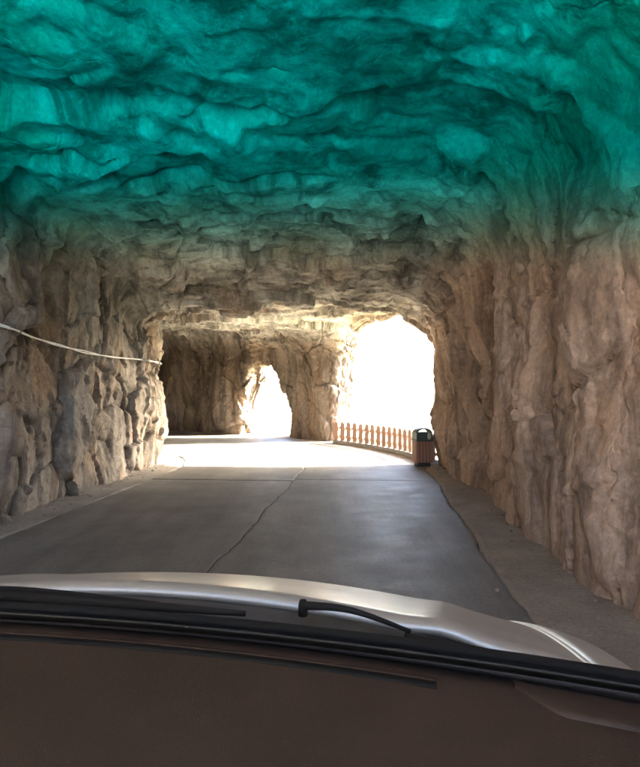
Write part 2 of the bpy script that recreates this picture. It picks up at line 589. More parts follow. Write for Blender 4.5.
print('rock quads', len(Q))

BV = BVHTree.FromPolygons([tuple(v) for v in V.tolist()], Q.tolist())
def ray_px(px, py):
    d = Vector(((px - CX) / F_PX, 1.0, (HOR_Y - py) / F_PX)).normalized()
    return Vector((0, 0, CAM_H)), d
def hit_px(px, py):
    o, d = ray_px(px, py)
    return BV.ray_cast(o, d)
def wall_t(s, side, z):
    """how far the displaced wall stands from the centre line at height z"""
    a = st(s, 0, z); b = st(s, side, z)
    h = BV.ray_cast(a, (b - a).normalized(), 6.0)
    return h[3] if h[3] is not None else 3.0

# ------------------------------------------------------------------ road
def concrete_mat():
    b = MatB('worn_concrete')
    n1 = b.noise(0.9, 7, 0.65)
    base = b.ramp(n1, [(0.3, (0.105, 0.096, 0.081)), (0.7, (0.195, 0.180, 0.153))])
    n2 = b.noise(1.0, 6, 0.65, vec=b.mapping((3.2, 0.35, 1.0), rot=(0, 0, TH0)))
    base = b.mix(b.ramp(n2, [(0.40, 0.0), (0.68, 0.75)]), base, (0.085, 0.075, 0.062))
    n3 = b.noise(35.0, 4, 0.7)
    base = b.mix(1.0, base, b.ramp(n3, [(0.3, 0.72), (0.7, 1.25)]), 'MULTIPLY')
    n4 = b.noise(2.2, 5, 0.6)
    rough = b.ramp(n4, [(0.3, 0.52), (0.7, 0.66)])
    nb = b.bump(b.noise(9.0, 5, 0.6), 0.25, 0.01)
    nb = b.bump(b.noise(120.0, 3, 0.6), 0.35, 0.003, nb)
    return b.set(Base_Color=base, Roughness=rough, Normal=nb, Specular_IOR_Level=0.35)

def dirt_mat(name, c1, c2):
    b = MatB(name)
    n1 = b.noise(1.6, 8, 0.68)
    base = b.ramp(n1, [(0.3, c1), (0.7, c2)])
    n3 = b.noise(40.0, 4, 0.7)
    base = b.mix(1.0, base, b.ramp(n3, [(0.3, 0.7), (0.7, 1.2)]), 'MULTIPLY')
    nb = b.bump(b.noise(14.0, 6, 0.65), 0.5, 0.02)
    nb = b.bump(b.noise(90.0, 3, 0.6), 0.5, 0.005, nb)
    return b.set(Base_Color=base, Roughness=0.9, Normal=nb, Specular_IOR_Level=0.2)

M_CONC = concrete_mat()
M_JOINT = dirt_mat('joint_dirt', (0.05, 0.043, 0.035), (0.09, 0.078, 0.065))
M_DIRT = dirt_mat('brown_shoulder_concrete', (0.20, 0.16, 0.12), (0.34, 0.28, 0.215))
M_DIRT_L = dirt_mat('dusty_shoulder_concrete', (0.14, 0.122, 0.10), (0.26, 0.23, 0.195))
M_STONE = simple_mat('loose_stone', (0.24, 0.19, 0.145), 0.85, 0.3, 10, 0.5, 60)

srows = np.arange(-1.5, S_END, 0.5)
vr, fr = grid_data([[st(s, t, -0.05) for t in np.linspace(-3.5, 3.5, 5)] for s in srows])
road = mesh_obj('road', vr, fr, M_JOINT)
road['kind'] = 'structure'

def wob(a, seed, amp):
    return amp * (math.sin(a * 2.1 + seed) * 0.5 + math.sin(a * 5.3 + seed * 2.7) * 0.3 + math.sin(a * 13.1 + seed * 1.3) * 0.2
                  + math.sin(a * 29.0 + seed * 5.1) * 0.12)

def slab(s0, s1, t0, t1, seed, wob0=0.012, wob1=0.012):
    n = max(8, int((s1 - s0) / 0.12))
    rnd = random.Random(seed)
    dz = rnd.uniform(-0.006, 0.004); tl = rnd.uniform(-0.003, 0.003)
    P = []
    for i in range(n + 1):
        a = i / n
        row = []
        ta = t0 + wob(s0 + a * (s1 - s0), seed_joint(t0), wob0) + 0.006
        tb = t1 + wob(s0 + a * (s1 - s0), seed_joint(t1), wob1) - 0.006
        m = 9
        for j in range(m + 1):
            b = j / m
            t = ta + (tb - ta) * b
            s = s0 + a * (s1 - s0)
            if i == 0: s += 0.008 + wob(t, s0, 0.014)
            if i == n: s += -0.008 + wob(t, s1, 0.014)
            edge = min(a * n / 1.0, (1 - a) * n / 1.0, b * m, (1 - b) * m)
            z = dz + tl * b - (0.006 if edge < 0.5 else 0.0)
            row.append(st(s, t, z))
        # keep the chipped edge narrow: pull second ring close to the border
        row[1] = row[0].lerp(row[2], 0.06); row[1].z = dz
        row[-2] = row[-1].lerp(row[-3], 0.06); row[-2].z = dz
        P.append(row)
    v, f = slab_data(P, (0, 0, -0.12))
    o = mesh_obj('slab', v, f, M_CONC, road)
    return o
def seed_joint(t): return round(t * 7.3, 2)

s_joints_l = [-1.5, 2.6, 10.55, 18.4, 26.0]
s_joints_r = [-1.5, 3.2, 10.75, 18.7, 26.0]
for k in range(4):
    slab(s_joints_l[k], s_joints_l[k + 1], -2.45, 0.02, 20 + k, 0.03, 0.035)
    slab(s_joints_r[k], s_joints_r[k + 1], 0.02, 2.42, 40 + k, 0.035, 0.04)

# shoulders between slab edge and wall foot
def shoulder(side, m, name):
    P = []
    for s in np.arange(-1.4, S_END - 1.0, 0.14):
        row = []
        t_in = 2.43 if side > 0 else 2.46
        tw = 3.75 if side > 0 else 3.6
        for j in range(11):
            b = j / 10
            t = t_in + wob(s, seed_joint(2.42 if side > 0 else -2.45), 0.035) * (1 - b) + (tw - t_in) * b ** 1.3
            h = perlin(np.array([[s * 1.7, t * 2.0, side * 3.0], [s * 6.1, t * 6.0, side * 9.0]]))
            z = -0.012 + 0.10 * b ** 2 + b * (0.035 * h[0] + 0.014 * h[1])
            row.append(st(s, side * t, z))
        P.append(row)
    v, f = slab_data(P, (0, 0, -0.15))
    o = mesh_obj(name, v, f, m, None, True)
    o['kind'] = 'structure'
    return o
shoulder(1, M_DIRT, 'shoulder')
shoulder(-1, M_DIRT_L, 'shoulder')

# ------------------------------------------------------------------ the world outside the windows
def outside_mat():
    b = MatB('valley_ground')
    n1 = b.noise(0.05, 8, 0.7)
    base = b.ramp(n1, [(0.35, (0.10, 0.13, 0.06)), (0.55, (0.22, 0.21, 0.14)), (0.7, (0.42, 0.39, 0.33))])
    return b.set(Base_Color=base, Roughness=0.9)
M_OUT = outside_mat()
P = []
rad_steps = [4.6, 5.4, 6.5, 9, 13, 20, 32, 55, 90, 150, 250, 420, 700, 1200, 2200, 4000]
for s in np.linspace(-15.5, S_END + 1, 60):
    row = []
    for r in rad_steps:
        p, d = path(s)
        nrm = np.array([d[1], -d[0]])
        # spread the rows into a fan far out so the sheet reaches round the horizon
        k = (s - 8) / 24.0
        fan = math.radians(-95 * k) * min(1, r / 150)
        c_, s_ = math.cos(-fan), math.sin(-fan)
        nn = np.array([nrm[0] * c_ - nrm[1] * s_, nrm[0] * s_ + nrm[1] * c_])
        x, y = p + nn * (r - 2.0 if r < 6 else r)
        z = -0.12
        if r > 6: z = -70 * (1 - math.exp(-(r - 6) / 22.0))
        if r > 200: z += 55 * min(1, (r - 200) / 900) * (0.5 + 0.5 * math.sin(x * 0.004 + 1) * math.cos(y * 0.0052))
        row.append(Vector((x, y, z)))
    P.append(row)
v, f = grid_data(P)
ter = mesh_obj('valley', v, f, M_OUT, None, True)
ter['kind'] = 'structure'

# the mountain over the tunnel (outer cliff face going up and back)
P = []
prof = [(0.55, 5.6), (0.9, 6.5), (0.5, 9), (-0.8, 13), (-2, 18), (-6, 24), (-14, 30), (-26, 36)]
for s in np.arange(-0.5, S_END + 6, 0.8):
    row = []
    for k, (off, z) in enumerate(prof):
        h = perlin(np.array([[s * 0.31, z * 0.25, 2.0], [s * 0.9, z * 0.7, 5.0]]))
        t = float(hw_r(s)) + off + 0.5 * h[0] * min(1, k / 2) + 0.2 * h[1]
        t = min(t, 20)
        p, d = path(min(s, S_END)); q = st(min(s, S_END), t, z)
        if s > S_END: q += Vector((d[0], d[1], 0)) * (s - S_END)
        if k >= 4 and s > S0:           # no crossing inside the bend
            q = Vector((min(q.x, 0) * 1.0 - 1.5 * (k - 3), q.y + 0.5 * (k - 3), z))
        row.append(q)
    P.append(row)
v, f = grid_data(P)
mtn = mesh_obj('mountain', v, f, M_ROCK, None, True)
mtn['kind'] = 'structure'

# pale crushed-stone yard, unseen, added to bounce sunlight up onto the tunnel roof
M_BOUNCE = dirt_mat('bounce_limestone', (0.46, 0.43, 0.38), (0.60, 0.57, 0.51))
P = [[Vector((x, y, -0.05 + 0.02 * math.sin(x * 1.3) * math.sin(y * 0.9))) for x in np.linspace(-5.2, 6.0, 18)] for y in np.linspace(-16, -1.6, 22)]
v, f = slab_data(P, (0, 0, -0.3))
yard = mesh_obj('bounce_forecourt', v, f, M_BOUNCE, None, True)
yard['kind'] = 'structure'

# ------------------------------------------------------------------ cable along the inner wall
M_CABLE = simple_mat('white_cable_sheath', (0.72, 0.72, 0.68), 0.5, 0.12, 20, 0.05)
M_CLIP = simple_mat('grey_clip', (0.25, 0.25, 0.24), 0.5, 0.1)
cpx = [(-60, 305), (-25, 318), (10, 328), (32, 337), (58, 345), (85, 352), (112, 357), (140, 359.5), (156, 362), (163, 364)]
cpts = []
for px, py in cpx:
    h = hit_px(px, py)
    o, d = ray_px(px, py)
    cpts.append(h[0] - d * 0.05 + h[1] * 0.03)
# the cable hangs free between clips: smooth out the wall's bumps
sm = [p.copy() for p in cpts]
for it in range(3):
    for i in range(1, len(sm) - 1):
        q = (sm[i - 1] + sm[i + 1]) / 2
        o, d = ray_px(*cpx[i])
        dist = (q - o).length * 0.5 + (sm[i] - o).length * 0.5
        sm[i] = o + d * min(dist, (cpts[i] - o).length)
def catmull(pts, n=8):
    out = []
    for i in range(len(pts) - 1):
        p0, p1, p2, p3 = pts[max(0, i - 1)], pts[i], pts[i + 1], pts[min(len(pts) - 1, i + 2)]
        for k in range(n):
            t = k / n
            out.append(0.5 * ((2 * p1) + (p2 - p0) * t + (2 * p0 - 5 * p1 + 4 * p2 - p3) * t * t + (3 * p1 - p0 - 3 * p2 + p3) * t ** 3))
    out.append(pts[-1].copy())
    return out
cl = catmull(sm)
for p_ in cl:                                   # lift the cable over any knob of rock it would run through
    o_ = Vector((0, 0, CAM_H)); d_ = (p_ - o_); L_ = d_.length; d_.normalize()
    h_ = BV.ray_cast(o_, d_)
    if h_[3] is not None and h_[3] - 0.07 < L_:
        p_ -= d_ * (L_ - (h_[3] - 0.07))
for it in range(2):
    cl = [cl[0]] + [(cl[i - 1] + cl[i] * 2 + cl[i + 1]) / 4 for i in range(1, len(cl) - 1)] + [cl[-1]]
cable = empty('cable', cl[0])
tag(cable, 'thin white double cable strung along the grey rock wall opposite the bin', 'cable')
for k in range(2):
    strand = []
    for i, p in enumerate(cl):
        a = i * 0.35 + k * math.pi
        sp = 0.009 + 0.006 * math.sin(i * 0.21)
        strand.append(p - cl[0] + Vector((math.cos(a) * 0.004, math.cos(a) * 0.008, math.sin(a) * sp)))
    v, f = tube_data(strand, 0.0095, 7)
    mesh_obj('strand', v, f, M_CABLE, cable, True)
for i in (2 * 8, 7 * 8):
    p = cl[i]
    hit = BV.find_nearest(p)
    a, b_ = p - cl[0], hit[0] - cl[0] + (hit[0] - p).normalized() * 0.03
    v, f = tube_data([a + (a - b_).normalized() * 0.012, a, b_], [0.012, 0.010, 0.008], 8)
    mesh_obj('clip', v, f, M_CLIP, cable, True)

# ------------------------------------------------------------------ railing across the big window
M_WOOD = simple_mat('red_brown_painted_picket', (0.50, 0.30, 0.225), 0.65, 0.25, 14, 0.25, 70)
M_RAILC = simple_mat('pale_concrete_kerb', (0.45, 0.42, 0.38), 0.8, 0.2, 10, 0.3)
rail_root = empty('railing', st(14.75, 2.72, 0.0))
RO = Vector(rail_root.location)
tag(rail_root, 'low red-brown picket railing across the wide window opening', 'railing')
rs0, rs1, RT = 12.75, 17.15, 2.72
def strip(name, t0, t1, z0, z1, m):
    ss = np.linspace(rs0, rs1, 24)
    v, f = [], []
    for s in ss:
        v += [st(s, t0, z0) - RO, st(s, t1, z0) - RO, st(s, t1, z1) - RO, st(s, t0, z1) - RO]
    for i in range(len(ss) - 1):
        for k in range(4):
            k2 = (k + 1) % 4
            f.append((i * 4 + k, i * 4 + k2, i * 4 + 4 + k2, i * 4 + 4 + k))
    f.append((3, 2, 1, 0)); n = (len(ss) - 1) * 4; f.append((n, n + 1, n + 2, n + 3))
    return mesh_obj(name, v, f, m, rail_root)
strip('kerb', RT - 0.09, RT + 0.13, -0.1, 0.09, M_RAILC)
strip('rail', RT + 0.028, RT + 0.075, 0.17, 0.24, M_WOOD)
strip('rail', RT + 0.028, RT + 0.075, 0.42, 0.49, M_WOOD)
pk = bmesh.new()
w2, th2 = 0.105, 0.03
prof2 = [(-w2, 0.088), (w2, 0.088), (w2, 0.57), (w2 * 0.55, 0.615), (0, 0.628), (-w2 * 0.55, 0.615), (-w2, 0.57)]
fr_ = [pk.verts.new((x, -th2, z)) for x, z in prof2]; bk_ = [pk.verts.new((x, th2, z)) for x, z in prof2]
pk.faces.new(fr_); pk.faces.new(bk_[::-1])
for i in range(7): pk.faces.new((fr_[(i + 1) % 7], fr_[i], bk_[i], bk_[(i + 1) % 7]))
bmesh.ops.recalc_face_normals(pk, faces=pk.faces)
pme = bpy.data.meshes.new('picket'); pk.to_mesh(pme); pk.free(); pme.materials.append(M_WOOD)
npk = 19
for i in range(npk):
    s = rs0 + 0.06 + (rs1 - rs0 - 0.12) * i / (npk - 1)
    o = link(bpy.data.objects.new('picket', pme))
    p, d = path(s)
    o.parent = rail_root
    o.location = st(s, RT, random.uniform(-0.008, 0.008)) - RO
    o.rotation_euler = (random.uniform(-0.01, 0.01), random.uniform(-0.015, 0.015), math.atan2(d[1], d[0]) + random.uniform(-0.03, 0.03))

# ------------------------------------------------------------------ litter bin
M_BIN = simple_mat('red_brown_bin_slat', (0.27, 0.135, 0.09), 0.6, 0.25, 16, 0.2, 70)
M_GREEN = simple_mat('dark_green_plastic', (0.025, 0.055, 0.05), 0.45, 0.15, 12, 0.05)
M_DARK = simple_mat('black_plastic', (0.012, 0.012, 0.012), 0.55, 0.1)
bs, bt = 12.62, 2.44
p, d = path(bs)
binr = empty('litter_bin', st(bs, bt, 0.0), math.atan2(d[1], d[0]) - math.pi / 2 + 0.12)
tag(binr, 'red-brown slatted litter bin with dark green domed hood beside the railing', 'bin')
BW, BD = 0.34, 0.30
bm = box_bm(BW * 0.8, BD * 0.8, 0.07, center=(0, 0, 0.035), bevel=0.01)
bm_obj('plinth', bm, M_DARK, binr)
bm = box_bm(BW - 0.03, BD - 0.03, 0.44, center=(0, 0, 0.285), bevel=0.012)
bm_obj('inner_box', bm, M_DARK, binr)
sl_me = {}
def slat_mesh(w):
    bm = box_bm(w, 0.018, 0.43, center=(0, 0, 0.285), bevel=0.004, seg=1)
    me = bpy.data.meshes.new('slat'); bmesh.ops.recalc_face_normals(bm, faces=bm.faces)
    bm.to_mesh(me); bm.free(); me.materials.append(M_BIN); return me
ws_, wd_ = slat_mesh(BW / 5 - 0.012), slat_mesh(BD / 4 - 0.012)
for side in (-1, 1):
    for i in range(5):
        o = link(bpy.data.objects.new('slat', ws_)); o.parent = binr
        o.location = (-BW / 2 + BW / 5 * (i + 0.5), side * (BD / 2 - 0.004), 0)
    for i in range(4):
        o = link(bpy.data.objects.new('slat', wd_)); o.parent = binr
        o.location = (side * (BW / 2 - 0.004), -BD / 2 + BD / 4 * (i + 0.5), 0); o.rotation_euler = (0, 0, math.pi / 2)
# hood: collar, two arched cheeks and a dome, open front and back
bm = box_bm(BW + 0.02, BD + 0.02, 0.03, center=(0, 0, 0.522), bevel=0.008)
bm_obj('collar', bm, M_GREEN, binr)
for side in (-1, 1):
    bm = box_bm(0.028, BD, 0.14, center=(side * (BW / 2 - 0.014), 0, 0.606), bevel=0.008)
    bm_obj('cheek', bm, M_GREEN, binr)
bm = box_bm(0.23, BD * 0.9, 0.15, center=(-0.045, 0, 0.612), bevel=0.006)
bm_obj('ashtray_box', bm, M_GREEN, binr)
P = []
for i in range(13):
    a = math.pi * i / 12
    row = []
    for j in range(7):
        b = -1 + 2 * j / 6
        k = 1 - 0.12 * abs(b) ** 3
        row.append(Vector((-math.cos(a) * (BW / 2 + 0.012) * k, b * (BD / 2 + 0.012), 0.672 + math.sin(a) * 0.105 * k)))
    P.append(row)
v, f = grid_data(P)
n0 = len(v)
v2 = [Vector((p.x * 0.9, p.y, 0.672 + (p.z - 0.672) * 0.82)) for p in v]
v, f = v + v2, f + [tuple(reversed([a + n0 for a in q])) for q in f]
ring = [j for j in range(7)] + [i * 7 + 6 for i in range(1, 13)] + [12 * 7 + j for j in range(5, -1, -1)] + [i * 7 for i in range(11, 0, -1)]
for a, b in zip(ring, ring[1:] + ring[:1]): f.append((b, a, a + n0, b + n0))
mesh_obj('dome', v, f, M_GREEN, binr, True)

# ------------------------------------------------------------------ loose stones and grit at the foot of the walls
def stone_mesh(seed, r):
    rnd = random.Random(seed)
    bm = bmesh.new()
    bmesh.ops.create_icosphere(bm, subdivisions=2, radius=r)
    off = Vector((rnd.random() * 50, rnd.random() * 50, rnd.random() * 50))
    pts = np.array([tuple(v.co / r * 1.1 + off) for v in bm.verts])
    dd, _ = facet(pts, 0.4)
    for v, q in zip(bm.verts, dd):
        v.co *= 1 + 0.45 * float(q)
        v.co.z *= 0.65
    me = bpy.data.meshes.new('stone'); bm.to_mesh(me); bm.free(); me.materials.append(M_STONE); return me
def ground_px(px, py):
    o, d = ray_px(px, py)
    t = -o.z / d.z
    return o + d * t
p = ground_px(497, 590)
o = link(bpy.data.objects.new('stone', stone_mesh(3, 0.022)))
o.location = (p.x, p.y, 0.006)
tag(o, 'pale pebble lying on the brown road shoulder below the tan wall, on the bin side', 'stone')
rnd = random.Random(5)
gv, gf = [], []
for i in range(300):
    side = rnd.choice((-1, -1, 1))
    s = rnd.uniform(2.5, 14.0) if side < 0 else rnd.uniform(2.5, 12.3)
    tw = wall_t(s, side, 0.12)
    t = tw - abs(rnd.gauss(0, 0.16)) + 0.03
    if t < 2.2: continue
    r = rnd.uniform(0.006, 0.022) * (1.8 if rnd.random() < 0.08 else 1)
    b = max(0, (t - 2.43) / 1.3) ** (1 / 1.3)
    c = st(s, side * t, -0.012 + 0.10 * b * b + r * 0.3)
    n0 = len(gv)
    for q in ((1, 0, 0), (-1, 0, 0), (0, 1, 0), (0, -1, 0), (0, 0, 0.8), (0, 0, -0.8)):
        gv.append(c + Vector([q[k] * r * rnd.uniform(0.6, 1.25) for k in range(3)]))
    for a, b2, c2 in ((0, 2, 4), (2, 1, 4), (1, 3, 4), (3, 0, 4), (2, 0, 5), (1, 2, 5), (3, 1, 5), (0, 3, 5)):
        gf.append((n0 + a, n0 + b2, n0 + c2))
g = mesh_obj('gravel', gv, gf, M_STONE)
tag(g, 'small rock chips scattered along the foot of the tunnel walls', 'gravel', kind='stuff')

# ------------------------------------------------------------------ the car the picture is taken from
YAW, ROLL = R(8.0), R(1.5)
WC = -0.45                                      # car centre line, left of the camera
car = empty('car', (WC * math.cos(YAW), -WC * math.sin(YAW), 0), -YAW)
tag(car, 'silver car with brown dashboard and teal sun band on its windscreen, driving through the tunnel', 'car')
CR, SR = math.cos(ROLL), math.sin(ROLL)
def cp(w, v, z):
    """body coordinates (right, forward, up) -> car frame with the body leaning a little to the right"""
    zz = z - 0.5
    return Vector((w * CR + zz * SR, v, 0.5 - w * SR + zz * CR))

def paint_mat():
    b = MatB('silver_paint')
    fl = b.noise(900.0, 2, 0.5)
    c = b.mix(b.ramp(fl, [(0.35, 0.0), (0.65, 1.0)]), (0.28, 0.255, 0.215), (0.40, 0.365, 0.31))
    dst = b.noise(6.0, 6, 0.6)
    r = b.ramp(dst, [(0.3, 0.36), (0.75, 0.48)])
    return b.set(Base_Color=c, Metallic=0.45, Roughness=r, Coat_Weight=0.3, Coat_Roughness=0.16)
M_PAINT = paint_mat()
def dash_mat():
    b = MatB('brown_grained_dashboard')
    n = b.noise(3.0, 5)
    c = b.mix(b.ramp(n, [(0.3, 0.0), (0.7, 1.0)]), (0.026, 0.0155, 0.0100), (0.037, 0.0225, 0.0148))
    vor = b.n.new('ShaderNodeTexVoronoi'); vor.inputs['Scale'].default_value = 420.0
    b.L(b.tc.outputs['Object'], vor.inputs['Vector'])
    nb = b.bump(vor.outputs['Distance'], 0.35, 0.0012)
    dust = b.noise(260.0, 2)
    c = b.mix(b.ramp(dust, [(0.68, 0.0), (0.8, 0.25)]), c, (0.22, 0.2, 0.17))
    return b.set(Base_Color=c, Roughness=0.55, Normal=nb, Specular_IOR_Level=0.22)
M_DASH = dash_mat()
M_TRIM = simple_mat('cowl_plastic', (0.042, 0.037, 0.032), 0.75, 0.2, 20, 0.4, 250)
M_BLACK = simple_mat('black_rubber', (0.007, 0.006, 0.005), 0.75, 0.1, 20, 0.1, spec=0.15)
M_FRIT = simple_mat('black_glass_border', (0.004, 0.004, 0.004), 0.4, 0.05, 20, 0.0, spec=0.3)
M_TYRE = simple_mat('tyre_rubber', (0.02, 0.02, 0.02), 0.85)
M_RIM = simple_mat('alloy', (0.5, 0.5, 0.5), 0.35, 0.05, metal=0.9)
M_LINER = simple_mat('headliner_cloth', (0.35, 0.33, 0.30), 0.95)

def glass_mat(name, band):
    m = bpy.data.materials.new(name)
    m.use_nodes = True
    n, l = m.node_tree.nodes, m.node_tree.links
    n.clear()
    out = n.new('ShaderNodeOutputMaterial')
    tr = n.new('ShaderNodeBsdfTransparent')
    gl = n.new('ShaderNodeBsdfGlossy'); gl.inputs['Roughness'].default_value = 0.0
    mx = n.new('ShaderNodeMixShader')
    lw = n.new('ShaderNodeLayerWeight'); lw.inputs['Blend'].default_value = 0.5
    pw = n.new('ShaderNodeMath'); pw.operation = 'POWER'; pw.inputs[1].default_value = 5.0
    fr = n.new('ShaderNodeMath'); fr.operation = 'MULTIPLY_ADD'; fr.inputs[1].default_value = 0.5; fr.inputs[2].default_value = 0.02
    l.new(lw.outputs['Facing'], pw.inputs[0]); l.new(pw.outputs[0], fr.inputs[0])
    l.new(fr.outputs[0], mx.inputs[0]); l.new(tr.outputs[0], mx.inputs[1]); l.new(gl.outputs[0], mx.inputs[2])
    l.new(mx.outputs[0], out.inputs['Surface'])
    tr.inputs['Color'].default_value = (0.97, 0.985, 0.975, 1)
    if band:
        uv = n.new('ShaderNodeUVMap'); uv.uv_map = 'sheet'
        sp = n.new('ShaderNodeSeparateXYZ'); l.new(uv.outputs[0], sp.inputs[0])
        rp = n.new('ShaderNodeValToRGB')
        rp.color_ramp.interpolation = 'EASE'
        el = rp.color_ramp.elements
        el[0].position = BAND0; el[0].color = (0.97, 0.985, 0.975, 1)
        el[1].position = BAND1; el[1].color = (*[math.sqrt(c) for c in BAND_COL], 1)
        l.new(sp.outputs[1], rp.inputs[0]); l.new(rp.outputs[0], tr.inputs['Color'])
    return m
BAND0, BAND1, BAND_COL = 0.742, 0.835, (0.0004, 0.80, 1.0)
M_SCREEN = glass_mat('windscreen_glass', True)
M_GLASS = glass_mat('side_glass', False)

def vb(w): return 0.985 - 0.14 * w * w          # windscreen foot
def vtop(w): return 0.165 - 0.10 * w * w        # windscreen head
ZB, ZT = 1.115, 1.705
def screen_pt(w, a, lift=0.0):
    v = vb(w) + (vtop(w) - vb(w)) * a
    z = ZB + (ZT - ZB) * a + 0.035 * math.sin(math.pi * a) - 0.03 * w * w * a + lift
    return cp(w * (1 - 0.13 * a), v, z)

NW, NA = 28, 40
P = [[screen_pt(-0.80 + 1.6 * i / NW, j / NA) for j in range(NA + 1)] for i in range(NW + 1)]
v, f = slab_data(P, (0, 0.003, 0.004))
ws = mesh_obj('windscreen', v, f, M_SCREEN, car, True)
ws['label'] = 'curved windscreen glass with a graded teal sun band along its top'
uvl = ws.data.uv_layers.new(name='sheet')
nn = (NW + 1) * (NA + 1)
for lp in ws.data.loops:
    k = lp.vertex_index % nn
    uvl.data[lp.index].uv = ((k // (NA + 1)) / NW, (k % (NA + 1)) / NA)

# black border along the foot of the glass
P = [[screen_pt(-0.80 + 1.6 * i / NW, a, -0.004 if a >= 0 else 0.0) for a in (-0.012, 0.006, 0.022)] for i in range(NW + 1)]
v, f = slab_data(P, (0, -0.002, -0.004))
mesh_obj('glass_border', v, f, M_FRIT, car, True)
# rubber seal outside the glass foot
pts = [cp(w, vb(w) + 0.022, ZB + 0.004) for w in np.linspace(-0.80, 0.80, 40)]
v, f = tube_data(pts, 0.010, 8)
mesh_obj('screen_seal', v, f, M_BLACK, car, True)

# cowl panel with grille slots
P = []
for i in range(61):
    w = -0.80 + 1.6 * i / 60
    row = []
    for j, (dv, z) in enumerate([(0.02, -0.004), (0.05, -0.014), (0.09, -0.022), (0.13, -0.022), (0.165, -0.014), (0.185, -0.03)]):
        ridge = 0.004 * (1 if (i % 2) else 0) if 2 <= j <= 3 else 0
        row.append(cp(w, vb(w) + dv, ZB + z + ridge - 0.10 * w * w * (dv / 0.185)))
    P.append(row)
v, f = slab_data(P, (0, 0, -0.02))
cowl = mesh_obj('cowl_panel', v, f, M_TRIM, car, True)

# bonnet and wings
def hood_z(w, v):
    x = v - 1.165
    z = 1.122 - 0.19 * x - 0.12 * x * x - 0.145 * w * w
    return z
def hood_rear(w): return vb(w) + 0.178
P = []
for i in range(49):
    w = -0.74 + 1.48 * i / 48
    row = []
    for j in range(31):
        a = j / 30
        v0, v1 = hood_rear(w), 2.06 - 0.22 * w * w
        v_ = v0 + (v1 - v0) * a
        z = hood_z(w, v_)
        # two shallow character creases and a rounded rear lip
        z += 0.010 * math.exp(-((abs(w) - 0.50 - 0.06 * a) / 0.05) ** 2) * (1 - 0.4 * a)
        if j == 0: z -= 0.012
        if a > 0.9: z -= 0.30 * (a - 0.9) ** 1.5
        row.append(cp(w, v_, z))
    P.append(row)
v, f = slab_data(P, (0, 0, -0.015))
mesh_obj('bonnet', v, f, M_PAINT, car, True)
for side in (-1, 1):
    P = []
    for i in range(29):
        a = i / 28
        v_ = 0.75 + (1.98 - 0.75) * a
        row = []
        zc = hood_z(0.74, max(v_, 1.0)) + 0.006
        for b, (w, dz) in enumerate([(0.748, -0.012), (0.756, 0.0), (0.79, -0.004), (0.83, -0.016), (0.865, -0.04), (0.89, -0.075),
                                     (0.905, -0.12), (0.915, -0.25), (0.91, -0.42)]):
            wz = zc + dz
            if dz < -0.2:                      # wheel arch
                r_ = math.hypot(v_ - 1.42, 0)
                if r_ < 0.37: wz = max(wz, 0.34 + math.sqrt(0.37 ** 2 - r_ ** 2) - 0.02)
            row.append(cp(side * (w - 0.10 * max(0, a - 0.55) ** 2 * 2), v_, wz))
        P.append(row)
    v, f = slab_data(P, (-side * 0.012, 0, -0.004))
    mesh_obj('wing', v, f, M_PAINT, car, True)
# front end
P = []
for i in range(33):
    w = -0.86 + 1.72 * i / 32
    row = []
    v1 = 2.055 - 0.22 * w * w
    for dv, z in [(-0.02, hood_z(w, v1) - 0.045), (0.03, 0.76), (0.07, 0.66), (0.10, 0.5), (0.09, 0.34), (0.02, 0.22)]:
        row.append(cp(w, v1 + dv, z))
    P.append(row)
v, f = slab_data(P, (0, -0.03, 0))
mesh_obj('front_bumper', v, f, M_PAINT, car, True)
for side in (-1, 1):
    bm = box_bm(0.30, 0.14, 0.12, bevel=0.04, seg=3)
    for vv in bm.verts: vv.co = cp(side * 0.66 + vv.co.x, 1.955 + vv.co.y - 0.10 * abs(vv.co.x + 0.15 * side) , 0.755 + vv.co.z)
    bm_obj('headlight', bm, simple_mat('headlight_lens', (0.6, 0.6, 0.6), 0.1), car, True)

